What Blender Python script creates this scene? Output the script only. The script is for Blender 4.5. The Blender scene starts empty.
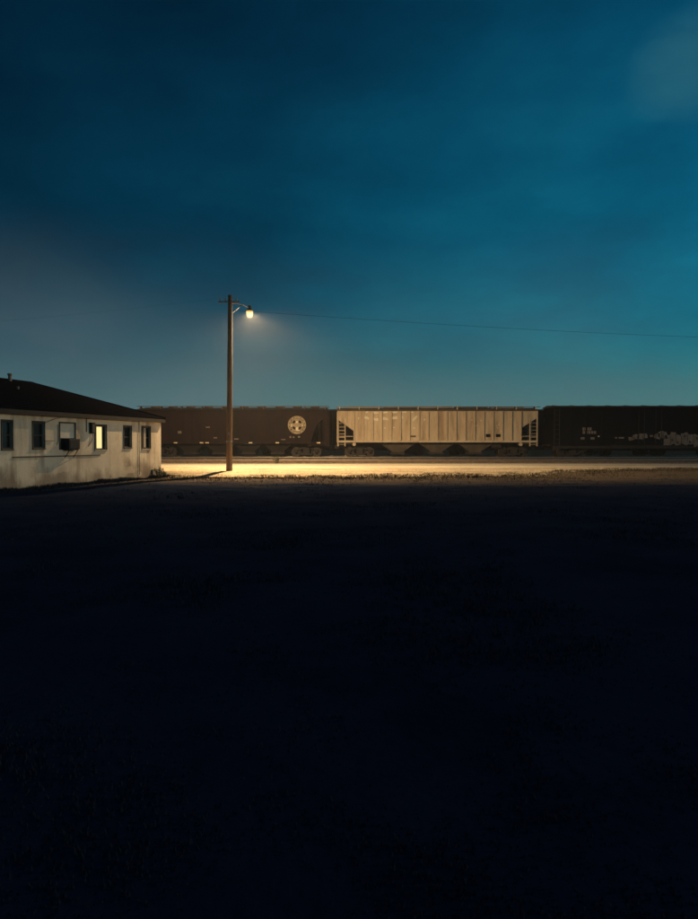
import bpy, bmesh, math, random
from mathutils import Vector, Matrix, noise
random.seed(11)
R = math.radians
S = bpy.context.scene
COL = S.collection

# ------------------------------------------------------------------ camera
cam = bpy.data.cameras.new('camera')
cam.sensor_fit = 'VERTICAL'; cam.sensor_height = 36.0; cam.lens = 27.03
cam.clip_start = 0.1; cam.clip_end = 3000
camo = bpy.data.objects.new('camera', cam); COL.objects.link(camo)
camo.location = (0, 0, 1.65); camo.rotation_euler = (R(90 - 1.29), 0, 0)
S.camera = camo

# ------------------------------------------------------------------ sky
SUN_EL, SUN_ROT = R(9.0), R(86)
w = bpy.data.worlds.new('World'); S.world = w; w.use_nodes = True
nt = w.node_tree; N = nt.nodes; L = nt.links
bg = N['Background']; bg.inputs['Strength'].default_value = 0.05
sky = N.new('ShaderNodeTexSky'); sky.sky_type = 'NISHITA'; sky.sun_disc = False
sky.sun_elevation = SUN_EL; sky.sun_rotation = SUN_ROT
sky.air_density = 1.0; sky.dust_density = 0.3; sky.ozone_density = 4.0
def nd(tree, t, **kw):
    n = tree.nodes.new(t)
    for k, v in kw.items():
        if k in n.inputs: n.inputs[k].default_value = v
        else: setattr(n, k, v)
    return n
def mixc(tree, a, b, fac, mode='MIX'):
    m = tree.nodes.new('ShaderNodeMix'); m.data_type = 'RGBA'; m.blend_type = mode
    for s, v in ((0, fac), (6, a), (7, b)):
        if isinstance(v, (int, float)): m.inputs[s].default_value = v
        elif isinstance(v, tuple): m.inputs[s].default_value = v if len(v) == 4 else (*v, 1)
        else: tree.links.new(v, m.inputs[s])
    return m.outputs[2]
def ramp(tree, src, stops, interp='LINEAR'):
    r = tree.nodes.new('ShaderNodeValToRGB'); r.color_ramp.interpolation = interp
    e = r.color_ramp.elements
    while len(e) < len(stops): e.new(0.5)
    for k, (p, c) in enumerate(stops):
        e[k].position = p
        e[k].color = (c, c, c, 1) if isinstance(c, (int, float)) else (*c, 1)
    if src is not None: tree.links.new(src, r.inputs[0])
    return r.outputs[0]
tc = N.new('ShaderNodeTexCoord')
# teal night sky; thick dark cloud up to the left thins out to the right, a pale low bank lies over the horizon
SEED_HI, SEED_LO = 28.6, 46.6
def vmath(op, a_, b_):
    n_ = N.new('ShaderNodeVectorMath'); n_.operation = op
    for k, v_ in enumerate((a_, b_)):
        if isinstance(v_, tuple): n_.inputs[k].default_value = v_
        else: L.new(v_, n_.inputs[k])
    return n_.outputs['Value' if op == 'DOT_PRODUCT' else 'Vector']
def fmath(op, a_, b_, c_=None):
    n_ = N.new('ShaderNodeMath'); n_.operation = op
    for k, v_ in enumerate((a_, b_, c_)):
        if v_ is None: continue
        if isinstance(v_, (int, float)): n_.inputs[k].default_value = v_
        else: L.new(v_, n_.inputs[k])
    return n_.outputs[0]
def skynoise(scale, detail, rough, stretch, off, tilt):
    m_ = N.new('ShaderNodeMapping'); m_.inputs['Scale'].default_value = stretch
    m_.inputs['Location'].default_value = (off, off * 0.37, off * 0.71); m_.inputs['Rotation'].default_value = (0, R(tilt), 0)
    L.new(tc.outputs['Generated'], m_.inputs['Vector'])
    n_ = nd(nt, 'ShaderNodeTexNoise', Scale=scale, Detail=detail, Roughness=rough); L.new(m_.outputs[0], n_.inputs['Vector'])
    return n_.outputs['Fac']
hi = skynoise(1.7, 6.0, 0.48, (1, 1, 2.2), SEED_HI, -20)
fine = skynoise(5.0, 6.0, 0.5, (1, 1, 2.6), 9.0, -16)
lo_ = skynoise(1.5, 4.0, 0.45, (1, 1, 1.6), SEED_LO, -5)
dn = vmath('NORMALIZE', tc.outputs['Generated'], (0, 0, 0))
side = vmath('DOT_PRODUCT', dn, (-0.66, 0.25, 0.62))
bank = fmath('MULTIPLY_ADD', hi, 0.45, side); bank = fmath('MULTIPLY_ADD', fine, 0.10, bank)
dark = ramp(nt, bank, [(0.16, (1.36, 1.32, 1.27)), (0.42, (1.18, 1.16, 1.12)), (0.64, (0.92, 0.92, 0.92)), (0.80, (0.52, 0.53, 0.57)), (0.98, (0.27, 0.28, 0.32))], 'EASE')
tint = mixc(nt, sky.outputs[0], (0.05, 1.03, 1.02), 1.0, 'MULTIPLY')
tint = mixc(nt, tint, dark, 1.0, 'MULTIPLY')
sep = N.new('ShaderNodeSeparateXYZ'); L.new(dn, sep.inputs[0])
tint = mixc(nt, tint, ramp(nt, sep.outputs['Z'], [(0.05, 0.86), (0.55, 1.14)]), 1.0, 'MULTIPLY')
mott = skynoise(3.6, 9.0, 0.62, (1, 1, 2.8), 17.0, -24)
tint = mixc(nt, tint, ramp(nt, mott, [(0.30, (0.76, 0.78, 0.81)), (0.50, (1.0, 1.0, 1.0)), (0.70, (2.0, 1.30, 1.20))]), 1.0, 'MULTIPLY')
e_ = fmath('MULTIPLY_ADD', lo_, 0.20, sep.outputs['Z']); e_ = fmath('MULTIPLY_ADD', mott, 0.07, e_)
lowband = ramp(nt, e_, [(0.08, 1.0), (0.43, 0.0)], 'EASE')
lofac = ramp(nt, fmath('MULTIPLY_ADD', mott, 0.25, lo_), [(0.42, 0.90), (0.70, 0.35)])
lofac = fmath('MULTIPLY', lowband, lofac)
lofac = fmath('MULTIPLY', lofac, ramp(nt, side, [(0.0, 0.42), (0.55, 1.0)]))
tint2 = mixc(nt, tint, (1.80, 2.75, 3.2), lofac)
glow = fmath('MULTIPLY', ramp(nt, fmath('MULTIPLY_ADD', mott, 0.06, sep.outputs['Z']), [(0.05, 0.62), (0.16, 0.0)], 'EASE'), 1.0)
tint2 = mixc(nt, tint2, (2.1, 3.9, 4.4), glow)
wisp = vmath('DOT_PRODUCT', dn, (0.400, 0.804, 0.440))      # thin pale cloud high on the right
wv = fmath('MULTIPLY_ADD', wisp, 230.0, -230.0); wv = fmath('MULTIPLY_ADD', mott, 1.5, wv)
wisp = ramp(nt, wv, [(0.0, 0.0), (1.0, 0.6)], 'EASE')
tint2 = mixc(nt, tint2, (0.46, 2.35, 3.3), wisp)
L.new(tint2, bg.inputs['Color'])

# warm fill lamp added low from the right to light the building wall evenly
sl = bpy.data.lights.new('fill_sun', 'SUN'); sl.energy = 0.52; sl.angle = R(14); sl.color = (1.0, 0.66, 0.36)
so = bpy.data.objects.new('fill_sun', sl); COL.objects.link(so)
so.rotation_euler = Vector((-math.sin(SUN_ROT) * math.cos(SUN_EL), -math.cos(SUN_ROT) * math.cos(SUN_EL), -math.sin(SUN_EL))).to_track_quat('-Z', 'Y').to_euler()

vs = S.view_settings
vs.view_transform = 'Standard'; vs.look = 'None'; vs.exposure = 0.0; vs.gamma = 1.0; vs.use_curve_mapping = False
S.render.engine = 'CYCLES'
S.cycles.use_denoising = True
S.cycles.volume_bounces = 0; S.cycles.max_bounces = 6
S.cycles.sample_clamp_indirect = 4.0

# ------------------------------------------------------------------ materials
def mat(name, c1, c2=None, scale=3.0, rough=0.8, stretch=(1, 1, 1), bump=0.0, bscale=40.0, metal=0.0,
        dirt=None, dscale=1.2, dlo=0.5, dhi=0.7, spec=0.3, detail=6.0):
    m = bpy.data.materials.new(name); m.use_nodes = True
    t = m.node_tree; p = t.nodes['Principled BSDF']
    p.inputs['Roughness'].default_value = rough; p.inputs['Metallic'].default_value = metal
    p.inputs['Specular IOR Level'].default_value = spec
    tcn = t.nodes.new('ShaderNodeTexCoord'); mpn = t.nodes.new('ShaderNodeMapping')
    mpn.inputs['Scale'].default_value = stretch
    t.links.new(tcn.outputs['Object'], mpn.inputs[0])
    n1 = nd(t, 'ShaderNodeTexNoise', Scale=scale, Detail=detail, Roughness=0.6); t.links.new(mpn.outputs[0], n1.inputs['Vector'])
    c2 = c2 or tuple(x * 0.7 for x in c1)
    f = ramp(t, n1.outputs['Fac'], [(0.32, 0.0), (0.68, 1.0)])
    col = mixc(t, c1, c2, f)
    if dirt:
        n2 = nd(t, 'ShaderNodeTexNoise', Scale=dscale, Detail=8.0, Roughness=0.68); t.links.new(mpn.outputs[0], n2.inputs['Vector'])
        col = mixc(t, col, dirt, ramp(t, n2.outputs['Fac'], [(dlo, 0.0), (dhi, 0.85)]))
    t.links.new(col, p.inputs['Base Color'])
    if bump:
        n3 = nd(t, 'ShaderNodeTexNoise', Scale=bscale, Detail=4.0); t.links.new(tcn.outputs['Object'], n3.inputs['Vector'])
        b = nd(t, 'ShaderNodeBump', Strength=bump, Distance=0.02); t.links.new(n3.outputs['Fac'], b.inputs['Height'])
        t.links.new(b.outputs[0], p.inputs['Normal'])
    return m
def emat(name, col, strength, see_through=False):
    m = bpy.data.materials.new(name); m.use_nodes = True; t = m.node_tree
    t.nodes.remove(t.nodes['Principled BSDF'])
    e = nd(t, 'ShaderNodeEmission', Strength=strength); e.inputs['Color'].default_value = (*col, 1)
    out = t.nodes['Material Output']
    if see_through:
        a = t.nodes.new('ShaderNodeAddShader'); tr = t.nodes.new('ShaderNodeBsdfTransparent')
        t.links.new(e.outputs[0], a.inputs[0]); t.links.new(tr.outputs[0], a.inputs[1]); t.links.new(a.outputs[0], out.inputs['Surface'])
    else: t.links.new(e.outputs[0], out.inputs['Surface'])
    return m

M = {}
M['soil'] = mat('dark_soil', (0.011, 0.017, 0.034), (0.020, 0.026, 0.046), 0.9, 1.0, bump=0.6, bscale=9, dirt=(0.007, 0.011, 0.024), dscale=0.35, spec=0.0)  # blue of the night ambient is put into the soil colour
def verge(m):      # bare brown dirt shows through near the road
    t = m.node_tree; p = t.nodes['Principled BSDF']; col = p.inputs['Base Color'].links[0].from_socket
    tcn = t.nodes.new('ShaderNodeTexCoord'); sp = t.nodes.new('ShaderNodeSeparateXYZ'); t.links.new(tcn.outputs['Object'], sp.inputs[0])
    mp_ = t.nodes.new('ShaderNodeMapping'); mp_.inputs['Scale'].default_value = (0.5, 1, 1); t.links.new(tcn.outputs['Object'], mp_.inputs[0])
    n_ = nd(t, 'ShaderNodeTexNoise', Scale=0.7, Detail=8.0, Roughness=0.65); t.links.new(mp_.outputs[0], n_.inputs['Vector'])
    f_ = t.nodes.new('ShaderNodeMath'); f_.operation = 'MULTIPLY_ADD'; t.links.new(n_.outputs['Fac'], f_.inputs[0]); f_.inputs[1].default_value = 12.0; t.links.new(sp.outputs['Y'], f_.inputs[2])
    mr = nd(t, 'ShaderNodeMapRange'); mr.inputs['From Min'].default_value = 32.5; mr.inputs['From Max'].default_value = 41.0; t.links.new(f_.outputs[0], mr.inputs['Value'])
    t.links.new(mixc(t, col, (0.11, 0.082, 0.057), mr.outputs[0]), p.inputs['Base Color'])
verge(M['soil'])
M['grass'] = mat('dark_grass', (0.010, 0.017, 0.026), (0.019, 0.025, 0.034), 0.7, 0.9, spec=0.05)  # cool night tint painted into the blades as well
M['dry'] = mat('dry_weed', (0.06, 0.047, 0.028), (0.032, 0.028, 0.018), 1.2, 0.9, spec=0.1)
M['gravel'] = mat('pale_gravel', (0.46, 0.40, 0.30), (0.36, 0.305, 0.22), 0.5, 0.95, bump=0.5, bscale=14, dirt=(0.27, 0.225, 0.16), dscale=0.9, dlo=0.56, dhi=0.72, spec=0.15)
def ruts(m):
    t = m.node_tree; p = t.nodes['Principled BSDF']; col = p.inputs['Base Color'].links[0].from_socket
    tcn = t.nodes.new('ShaderNodeTexCoord'); mp_ = t.nodes.new('ShaderNodeMapping'); mp_.inputs['Scale'].default_value = (0.03, 1.0, 1.0)
    t.links.new(tcn.outputs['Object'], mp_.inputs[0])
    n_ = nd(t, 'ShaderNodeTexNoise', Scale=1.3, Detail=6.0, Roughness=0.6); t.links.new(mp_.outputs[0], n_.inputs['Vector'])
    col = mixc(t, col, (0.17, 0.135, 0.095), ramp(t, n_.outputs['Fac'], [(0.50, 0.0), (0.60, 0.85)]))
    n2 = nd(t, 'ShaderNodeTexNoise', Scale=6.0, Detail=8.0, Roughness=0.75); t.links.new(tcn.outputs['Object'], n2.inputs['Vector'])
    t.links.new(mixc(t, col, (0.13, 0.105, 0.075), ramp(t, n2.outputs['Fac'], [(0.52, 0.0), (0.66, 0.85)])), p.inputs['Base Color'])
ruts(M['gravel'])
M['shoulder'] = mat('dirt_shoulder', (0.36, 0.285, 0.19), (0.23, 0.175, 0.115), 1.6, 1.0, stretch=(0.35, 1, 1), bump=0.7, bscale=11, dirt=(0.055, 0.05, 0.035), dscale=1.4, dlo=0.5, dhi=0.68, spec=0.05)
M['ballast'] = mat('ballast_bed', (0.16, 0.125, 0.09), (0.08, 0.06, 0.045), 5.0, 1.0, bump=0.9, bscale=16, dirt=(0.05, 0.04, 0.03), spec=0.05)
M['ballast_shade'] = mat('shaded_ballast', (0.030, 0.024, 0.020), (0.016, 0.013, 0.012), 4.0, 1.0, bump=0.9, bscale=16, spec=0.0)  # darker ballast copy: shade under the standing cars put into the colour
M['stone'] = mat('ballast_stone', (0.19, 0.155, 0.115), (0.09, 0.07, 0.055), 4.0, 1.0)
M['tie'] = mat('creosote_timber', (0.045, 0.034, 0.025), (0.09, 0.07, 0.05), 6.0, 0.95)
M['rail'] = mat('rail_steel', (0.17, 0.10, 0.06), (0.10, 0.06, 0.04), 5.0, 0.6, metal=0.3)
M['railhead'] = mat('polished_rail_head', (0.5, 0.46, 0.4), None, 2.0, 0.38, metal=0.9)
def stucco():
    m = mat('whitewashed_stucco', (0.72, 0.615, 0.475), (0.62, 0.52, 0.39), 0.9, 0.95, bump=0.5, bscale=18, dirt=(0.42, 0.33, 0.235), dscale=0.55, dlo=0.46, dhi=0.70, spec=0.05)
    t = m.node_tree; p = t.nodes['Principled BSDF']; col = p.inputs['Base Color'].links[0].from_socket
    tcn = t.nodes.new('ShaderNodeTexCoord')
    def ns(scale, st, det=7.0):
        mp_ = t.nodes.new('ShaderNodeMapping'); mp_.inputs['Scale'].default_value = st; t.links.new(tcn.outputs['Object'], mp_.inputs[0])
        n_ = nd(t, 'ShaderNodeTexNoise', Scale=scale, Detail=det, Roughness=0.62); t.links.new(mp_.outputs[0], n_.inputs['Vector']); return n_.outputs['Fac']
    def mth(op, a_, b_, c_=0.0):
        n_ = t.nodes.new('ShaderNodeMath'); n_.operation = op
        for k, v_ in enumerate((a_, b_, c_)):
            if isinstance(v_, (int, float)): n_.inputs[k].default_value = v_
            else: t.links.new(v_, n_.inputs[k])
        return n_.outputs[0]
    streak = ramp(t, ns(1.3, (1.0, 1.0, 0.10)), [(0.50, 0.0), (0.66, 0.75)])          # rain runs
    col = mixc(t, col, (0.27, 0.20, 0.145), streak)
    sp = t.nodes.new('ShaderNodeSeparateXYZ'); t.links.new(tcn.outputs['Object'], sp.inputs[0])
    splash = ramp(t, mth('MULTIPLY_ADD', ns(1.1, (1, 1, 0.6)), -1.7, mth('MULTIPLY_ADD', sp.outputs['Z'], 0.62, 0.75)), [(0.02, 0.8), (0.42, 0.0)])   # mud splash at the foot
    col = mixc(t, col, (0.20, 0.15, 0.11), splash)
    patch_ = ramp(t, ns(0.42, (1, 1, 1.4), 3.0), [(0.56, 0.0), (0.585, 0.5)])          # repaired patches
    col = mixc(t, col, (0.60, 0.50, 0.385), patch_)
    t.links.new(col, p.inputs['Base Color']); return m
M['stucco'] = stucco()
M['shingle'] = mat('asphalt_shingle', (0.011, 0.010, 0.011), (0.006, 0.006, 0.007), 9.0, 0.95, bump=0.7, bscale=26, stretch=(1, 1, 4), spec=0.0)
M['trim'] = mat('weathered_fascia', (0.035, 0.028, 0.023), (0.022, 0.018, 0.016), 4.0, 0.85)
M['soffit'] = mat('soffit_board', (0.12, 0.10, 0.08), (0.08, 0.065, 0.05), 4.0, 0.9)
M['winframe'] = mat('dark_window_frame', (0.05, 0.042, 0.036), (0.03, 0.026, 0.022), 5.0, 0.7)
M['sash'] = mat('painted_sash', (0.36, 0.31, 0.25), (0.25, 0.215, 0.17), 5.0, 0.75)
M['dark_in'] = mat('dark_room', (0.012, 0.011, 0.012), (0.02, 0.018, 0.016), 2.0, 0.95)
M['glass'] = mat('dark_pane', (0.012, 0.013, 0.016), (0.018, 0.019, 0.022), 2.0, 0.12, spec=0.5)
M['board'] = mat('painted_plywood', (0.58, 0.53, 0.45), (0.48, 0.43, 0.36), 2.2, 0.9)
M['acmetal'] = mat('air_conditioner_case', (0.014, 0.013, 0.015), (0.022, 0.020, 0.019), 6.0, 0.7)
M['acgrille'] = mat('air_conditioner_grille', (0.025, 0.023, 0.022), None, 6.0, 0.6)
M['curtain'] = mat('net_curtain', (0.55, 0.48, 0.36), (0.42, 0.36, 0.27), 3.0, 0.95)
M['pipe'] = mat('old_conduit', (0.22, 0.18, 0.14), (0.13, 0.105, 0.08), 8.0, 0.7)
M['wood'] = mat('pole_timber', (0.30, 0.19, 0.105), (0.17, 0.105, 0.06), 3.0, 0.9, stretch=(6, 6, 0.35), bump=0.6, bscale=20, dirt=(0.05, 0.032, 0.022), dscale=2.4)
M['galv'] = mat('galvanised_steel', (0.32, 0.32, 0.32), (0.22, 0.21, 0.20), 8.0, 0.5, metal=0.6)
M['headcase'] = mat('lamp_housing', (0.10, 0.085, 0.07), (0.07, 0.06, 0.05), 8.0, 0.6)
M['porcelain'] = mat('insulator_porcelain', (0.5, 0.42, 0.34), (0.4, 0.34, 0.27), 8.0, 0.25, spec=0.5)
M['wire'] = mat('black_cable', (0.02, 0.02, 0.022), None, 4.0, 0.7)
M['tan'] = mat('faded_tan_paint', (0.53, 0.41, 0.275), (0.41, 0.305, 0.195), 1.1, 0.75, stretch=(1.6, 1.6, 0.22), dirt=(0.19, 0.12, 0.07), dscale=1.2, dlo=0.47, dhi=0.70)
M['tan_rib'] = mat('faded_tan_rib', (0.54, 0.425, 0.29), (0.42, 0.32, 0.21), 1.6, 0.75, stretch=(1, 1, 0.6), dirt=(0.22, 0.155, 0.10), dscale=2.0, dlo=0.54, dhi=0.74)
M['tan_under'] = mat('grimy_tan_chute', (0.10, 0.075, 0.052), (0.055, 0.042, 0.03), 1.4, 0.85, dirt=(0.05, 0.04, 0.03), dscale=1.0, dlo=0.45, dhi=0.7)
M['brown'] = mat('oxide_brown_paint', (0.029, 0.0145, 0.0130), (0.014, 0.0085, 0.0085), 0.9, 0.8, stretch=(1.6, 1.6, 0.25), dirt=(0.010, 0.008, 0.0075), dscale=1.1, dlo=0.5, dhi=0.75, spec=0.05)
M['brown_under'] = mat('grimy_brown_chute', (0.022, 0.014, 0.012), (0.012, 0.009, 0.008), 1.5, 0.9)
M['black'] = mat('black_car_paint', (0.0045, 0.004, 0.0045), (0.003, 0.003, 0.0035), 0.8, 0.8, stretch=(1.4, 1.4, 0.4), dirt=(0.008, 0.006, 0.0055), dscale=1.1, dlo=0.55, dhi=0.78, spec=0.04)
M['roofdark'] = mat('grimy_car_roof', (0.07, 0.055, 0.045), (0.035, 0.028, 0.024), 1.5, 0.85)
M['walk'] = mat('walkway_grating', (0.34, 0.28, 0.21), (0.22, 0.175, 0.13), 1.2, 0.7)
M['walkdark'] = mat('rusty_walkway_grating', (0.14, 0.10, 0.075), (0.08, 0.058, 0.045), 1.2, 0.7)
M['truck'] = mat('cast_truck_steel', (0.030, 0.022, 0.018), (0.015, 0.012, 0.011), 3.0, 0.85)
M['wheel'] = mat('wheel_steel', (0.045, 0.032, 0.025), (0.024, 0.018, 0.016), 4.0, 0.6, metal=0.3)
M['letter'] = mat('worn_white_letter_paint', (0.72, 0.65, 0.50), (0.58, 0.50, 0.36), 5.0, 0.85)
M['emblem'] = mat('faded_cream_emblem_paint', (0.36, 0.275, 0.17), (0.27, 0.20, 0.125), 2.6, 0.85, dirt=(0.12, 0.085, 0.06), dscale=2.0, dlo=0.56, dhi=0.8)
M['reflect'] = mat('yellow_reflector_strip', (0.8, 0.62, 0.36), (0.7, 0.5, 0.28), 4.0, 0.5)
M['spray'] = mat('pale_spray_paint', (0.24, 0.185, 0.145), (0.13, 0.10, 0.08), 1.8, 0.85)
M['sprayline'] = mat('dark_spray_outline', (0.05, 0.04, 0.04), None, 3.0, 0.85)
M['leaf'] = mat('weed_leaf', (0.05, 0.055, 0.028), (0.085, 0.075, 0.04), 5.0, 0.85)
M['lampglass'] = emat('lit_lamp_refractor', (1.0, 0.60, 0.19), 0.75, True)
M['litpane'] = emat('lit_room_behind_window', (1.0, 0.78, 0.34), 1.15)
M['white'] = mat('white_housing', (0.6, 0.6, 0.58), None, 5.0, 0.6)

# ------------------------------------------------------------------ mesh helpers
class MB:
    def __init__(s): s.v = []; s.f = []
    def add(s, vs_, fs):
        o = len(s.v); s.v += [tuple(p) for p in vs_]; s.f += [tuple(i + o for i in f) for f in fs]; return s
    def box(s, x0, x1, y0, y1, z0, z1):
        return s.add([(x0,y0,z0),(x1,y0,z0),(x1,y1,z0),(x0,y1,z0),(x0,y0,z1),(x1,y0,z1),(x1,y1,z1),(x0,y1,z1)],
                     [(0,3,2,1),(4,5,6,7),(0,1,5,4),(1,2,6,5),(2,3,7,6),(3,0,4,7)])
    def tube(s, pts, r, n=8, r1=None):
        pts = [Vector(p) for p in pts]; o = len(s.v); k = len(pts)
        rr = r if isinstance(r, (list, tuple)) else [r + ((r1 if r1 is not None else r) - r) * i / max(1, k - 1) for i in range(k)]
        for i, p in enumerate(pts):
            d = (pts[min(i + 1, k - 1)] - pts[max(i - 1, 0)]).normalized()
            a = d.orthogonal().normalized() if abs(d.z) > 0.9 else d.cross(Vector((0, 0, 1))).normalized()
            b = d.cross(a)
            for j in range(n):
                q = 2 * math.pi * j / n
                s.v.append(tuple(p + (a * math.cos(q) + b * math.sin(q)) * rr[i]))
        for i in range(k - 1):
            for j in range(n):
                s.f.append((o + i*n + j, o + i*n + (j+1) % n, o + (i+1)*n + (j+1) % n, o + (i+1)*n + j))
        s.f.append(tuple(o + j for j in reversed(range(n)))); s.f.append(tuple(o + (k-1)*n + j for j in range(n)))
        return s
    def prism(s, poly, axis, a, b):
        """extrude a 2D polygon; axis 'y': poly is (x,z); axis 'x': poly is (y,z); axis 'z': poly is (x,y)"""
        def P(p, t): return {'y': (p[0], t, p[1]), 'x': (t, p[0], p[1]), 'z': (p[0], p[1], t)}[axis]
        n = len(poly)
        return s.add([P(p, a) for p in poly] + [P(p, b) for p in poly],
                     [tuple(range(n)), tuple(reversed(range(n, 2*n)))] + [(i, (i+1) % n + 0, (i+1) % n + n, i + n) for i in range(n)])
    def loft(s, rings, cap=True):
        o = len(s.v); n = len(rings[0])
        for r in rings: s.v += [tuple(p) for p in r]
        for i in range(len(rings) - 1):
            for j in range(n):
                s.f.append((o+i*n+j, o+i*n+(j+1) % n, o+(i+1)*n+(j+1) % n, o+(i+1)*n+j))
        if cap: s.f.append(tuple(o + j for j in reversed(range(n)))); s.f.append(tuple(o+(len(rings)-1)*n+j for j in range(n)))
        return s
    def mesh(s, name, smooth=False):
        me = bpy.data.meshes.new(name); me.from_pydata(s.v, [], s.f)
        bm = bmesh.new(); bm.from_mesh(me); bmesh.ops.recalc_face_normals(bm, faces=bm.faces); bm.to_mesh(me); bm.free()
        if smooth:
            me.shade_smooth()
            try: me.set_sharp_from_angle(angle=R(38))
            except Exception: pass
        return me
    def build(s, name, m, parent=None, loc=(0,0,0), smooth=False):
        return put(name, s.mesh(name, smooth), m, parent, loc)
def put(name, me, m, parent=None, loc=(0,0,0), rz=0.0):
    if not me.materials: me.materials.append(M[m])
    o = bpy.data.objects.new(name, me); COL.objects.link(o)
    o.location = loc; o.rotation_euler = (0, 0, rz)
    if parent: o.parent = parent
    return o
def thing(name, label, cat, loc=(0,0,0), rz=0.0, group=None):
    o = bpy.data.objects.new(name, None); o.empty_display_size = 0.3; COL.objects.link(o)
    o.location = loc; o.rotation_euler = (0, 0, rz); tag(o, label, cat, group); return o
def tag(o, label=None, cat=None, group=None, kind=None):
    if label: o['label'] = label
    if cat: o['category'] = cat
    if group: o['group'] = group
    if kind: o['kind'] = kind
    return o
def nz(x, y=0.0, z=0.0): return noise.noise(Vector((x, y, z)))
def sm(a, b, x):
    t = max(0, min(1, (x - a) / (b - a))); return t * t * (3 - 2 * t)

# ------------------------------------------------------------------ ground
def gz(x, y):
    h = 0.20 * sm(33.8, 36.6, y) + 0.02 * sm(36.6, 43, y) - 0.05 * sm(50.2, 50.9, y)
    near = 1 - sm(30, 34, y)
    h += near * (0.05 * nz(x * 0.22, y * 0.22) + 0.03 * nz(x * 0.9, y * 0.9, 3))
    return h
def sheet(name, xs, yf, m, dz=0.0, kind='structure', zf=gz, jit=0.0):
    v = []; f = []; n = None
    for x in xs:
        ys = yf(x); n = len(ys)
        for y in ys: v.append((x, y, zf(x, y) + dz + jit * nz(x * 2.1, y * 2.1, 7)))
    for i in range(len(xs) - 1):
        for j in range(n - 1): f.append((i*n + j, (i+1)*n + j, (i+1)*n + j + 1, i*n + j + 1))
    me = bpy.data.meshes.new(name); me.from_pydata(v, [], f); me.shade_smooth()
    o = put(name, me, m); o['kind'] = kind; return o
def frange(a, b, st):
    k = max(1, int(round((b - a) / st))); return [a + (b - a) * i / k for i in range(k + 1)]
gxs = [-300, -200, -120, -80, -60] + frange(-45, 45, 0.75) + [60, 80, 120, 200, 300]
gys = [-120, -60, -30, -10] + frange(0, 52, 0.5) + [54, 58, 62, 70, 80, 100, 150, 220, 300]
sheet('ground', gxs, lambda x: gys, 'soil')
rx = [-120, -90, -60] + frange(-40, 60, 0.4) + [80, 120]
def near_edge(x): return 34.1 + 5.0 * sm(5, 17, x) + 1.5 * nz(x * 0.13, 1.0) + 0.9 * nz(x * 0.47, 4.0) + 0.5 * nz(x * 1.3, 9.0) + 0.25 * nz(x * 3.1, 12.0)
def mid_edge(x): return 40.6 + 1.6 * sm(8, 18, x) + 0.6 * nz(x * 0.12, 21.0) + 0.5 * nz(x * 0.55, 24.0)
def lin(a, b, n): return [a + (b - a) * i / n for i in range(n + 1)]
sheet('road_shoulder', rx, lambda x: lin(near_edge(x), 43.5, 22), 'shoulder', 0.006)
sheet('gravel_road', rx, lambda x: lin(mid_edge(x), 50.0 + 0.12 * nz(x * 0.8, 40), 14), 'gravel', 0.012)

# low earth bank, added behind the tracks to block the bright strip under the train
sheet('added_bank', [-300, -150, -80] + frange(-60, 70, 1.5) + [90, 150, 300], lambda x: [76.0, 78.0, 80.0, 82.0, 84.0, 88.0, 92.0], 'soil', 0.0,
      zf=lambda x, y: 0.05 + (1.55 + 0.35 * nz(x * 0.08, 2.0) + 0.15 * nz(x * 0.5, 6.0)) * sm(76, 81.5, y) * (1 - sm(83, 92, y)))
# two railway tracks on one ballast bed (near siding, the train's track, the track behind)
RAILZ = 0.50
bed = MB()
prof = [(50.35, -0.1), (51.0, 0.08), (51.7, 0.215), (53.0, 0.24), (56.6, 0.24), (58.6, 0.20), (60.6, 0.30), (70.8, 0.30), (72.6, -0.1)]
bxs = [-150, -100, -70] + frange(-50, 50, 0.6) + [70, 100, 150]
bv = []; bf = []
for x in bxs:
    for k, (y, z) in enumerate(prof): bv.append((x, y + 0.08 * nz(x * 1.3, k * 3.1), z + (0.03 * nz(x * 1.7, k * 5.0) if 0 < k < 8 else 0)))
n = len(prof)
for i in range(len(bxs) - 1):
    for j in range(n - 1): bf.append((i*n+j, (i+1)*n+j, (i+1)*n+j+1, i*n+j+1))
me = bpy.data.meshes.new('ballast_bed'); me.from_pydata(bv, [], [f for k, f in enumerate(bf) if k % (n - 1) < 6])
o = put('ballast_bed', me, 'ballast'); o['kind'] = 'structure'
me = bpy.data.meshes.new('shaded_ballast_bed'); me.from_pydata(bv, [], [f for k, f in enumerate(bf) if k % (n - 1) >= 6])
o = put('shaded_ballast_bed', me, 'ballast_shade'); o['kind'] = 'structure'  # rear bed, painted dark for the shade beneath the cars

def track(yc, zr, zbed, label):
    t = thing('railway_track', label, 'railway track', (0, yc, 0))
    for s in (-1, 1):
        y = s * 0.7525
        rb = MB(); x0, x1 = -120, 120
        rb.prism([(y-0.07, zr-0.17), (y+0.07, zr-0.17), (y+0.012, zr-0.145), (y+0.012, zr-0.045), (y-0.012, zr-0.045), (y-0.012, zr-0.145)], 'x', x0, x1)
        r = rb.build('rail', 'rail', t)
        MB().prism([(y-0.034, zr-0.044), (y+0.034, zr-0.044), (y+0.034, zr-0.008), (y+0.026, zr), (y-0.026, zr), (y-0.034, zr-0.008)], 'x', x0, x1).build('rail_head', 'railhead', r)
    tb = MB(); rnd = random.Random(int(yc * 10)); x = -60
    while x < 60:
        d = rnd.uniform(-0.05, 0.05); e = rnd.uniform(-0.06, 0.06)
        tb.box(x + d, x + d + 0.23, -1.3 + e, 1.3 + e, zr - 0.36, zr - 0.172 + rnd.uniform(-0.006, 0)); x += 0.53
    o = tb.build('sleepers', 'tie', t); o['kind'] = 'stuff'
    return t
track(54.4, 0.43, 0.24, 'empty siding track with dull rails between the gravel road and the freight cars')
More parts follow.
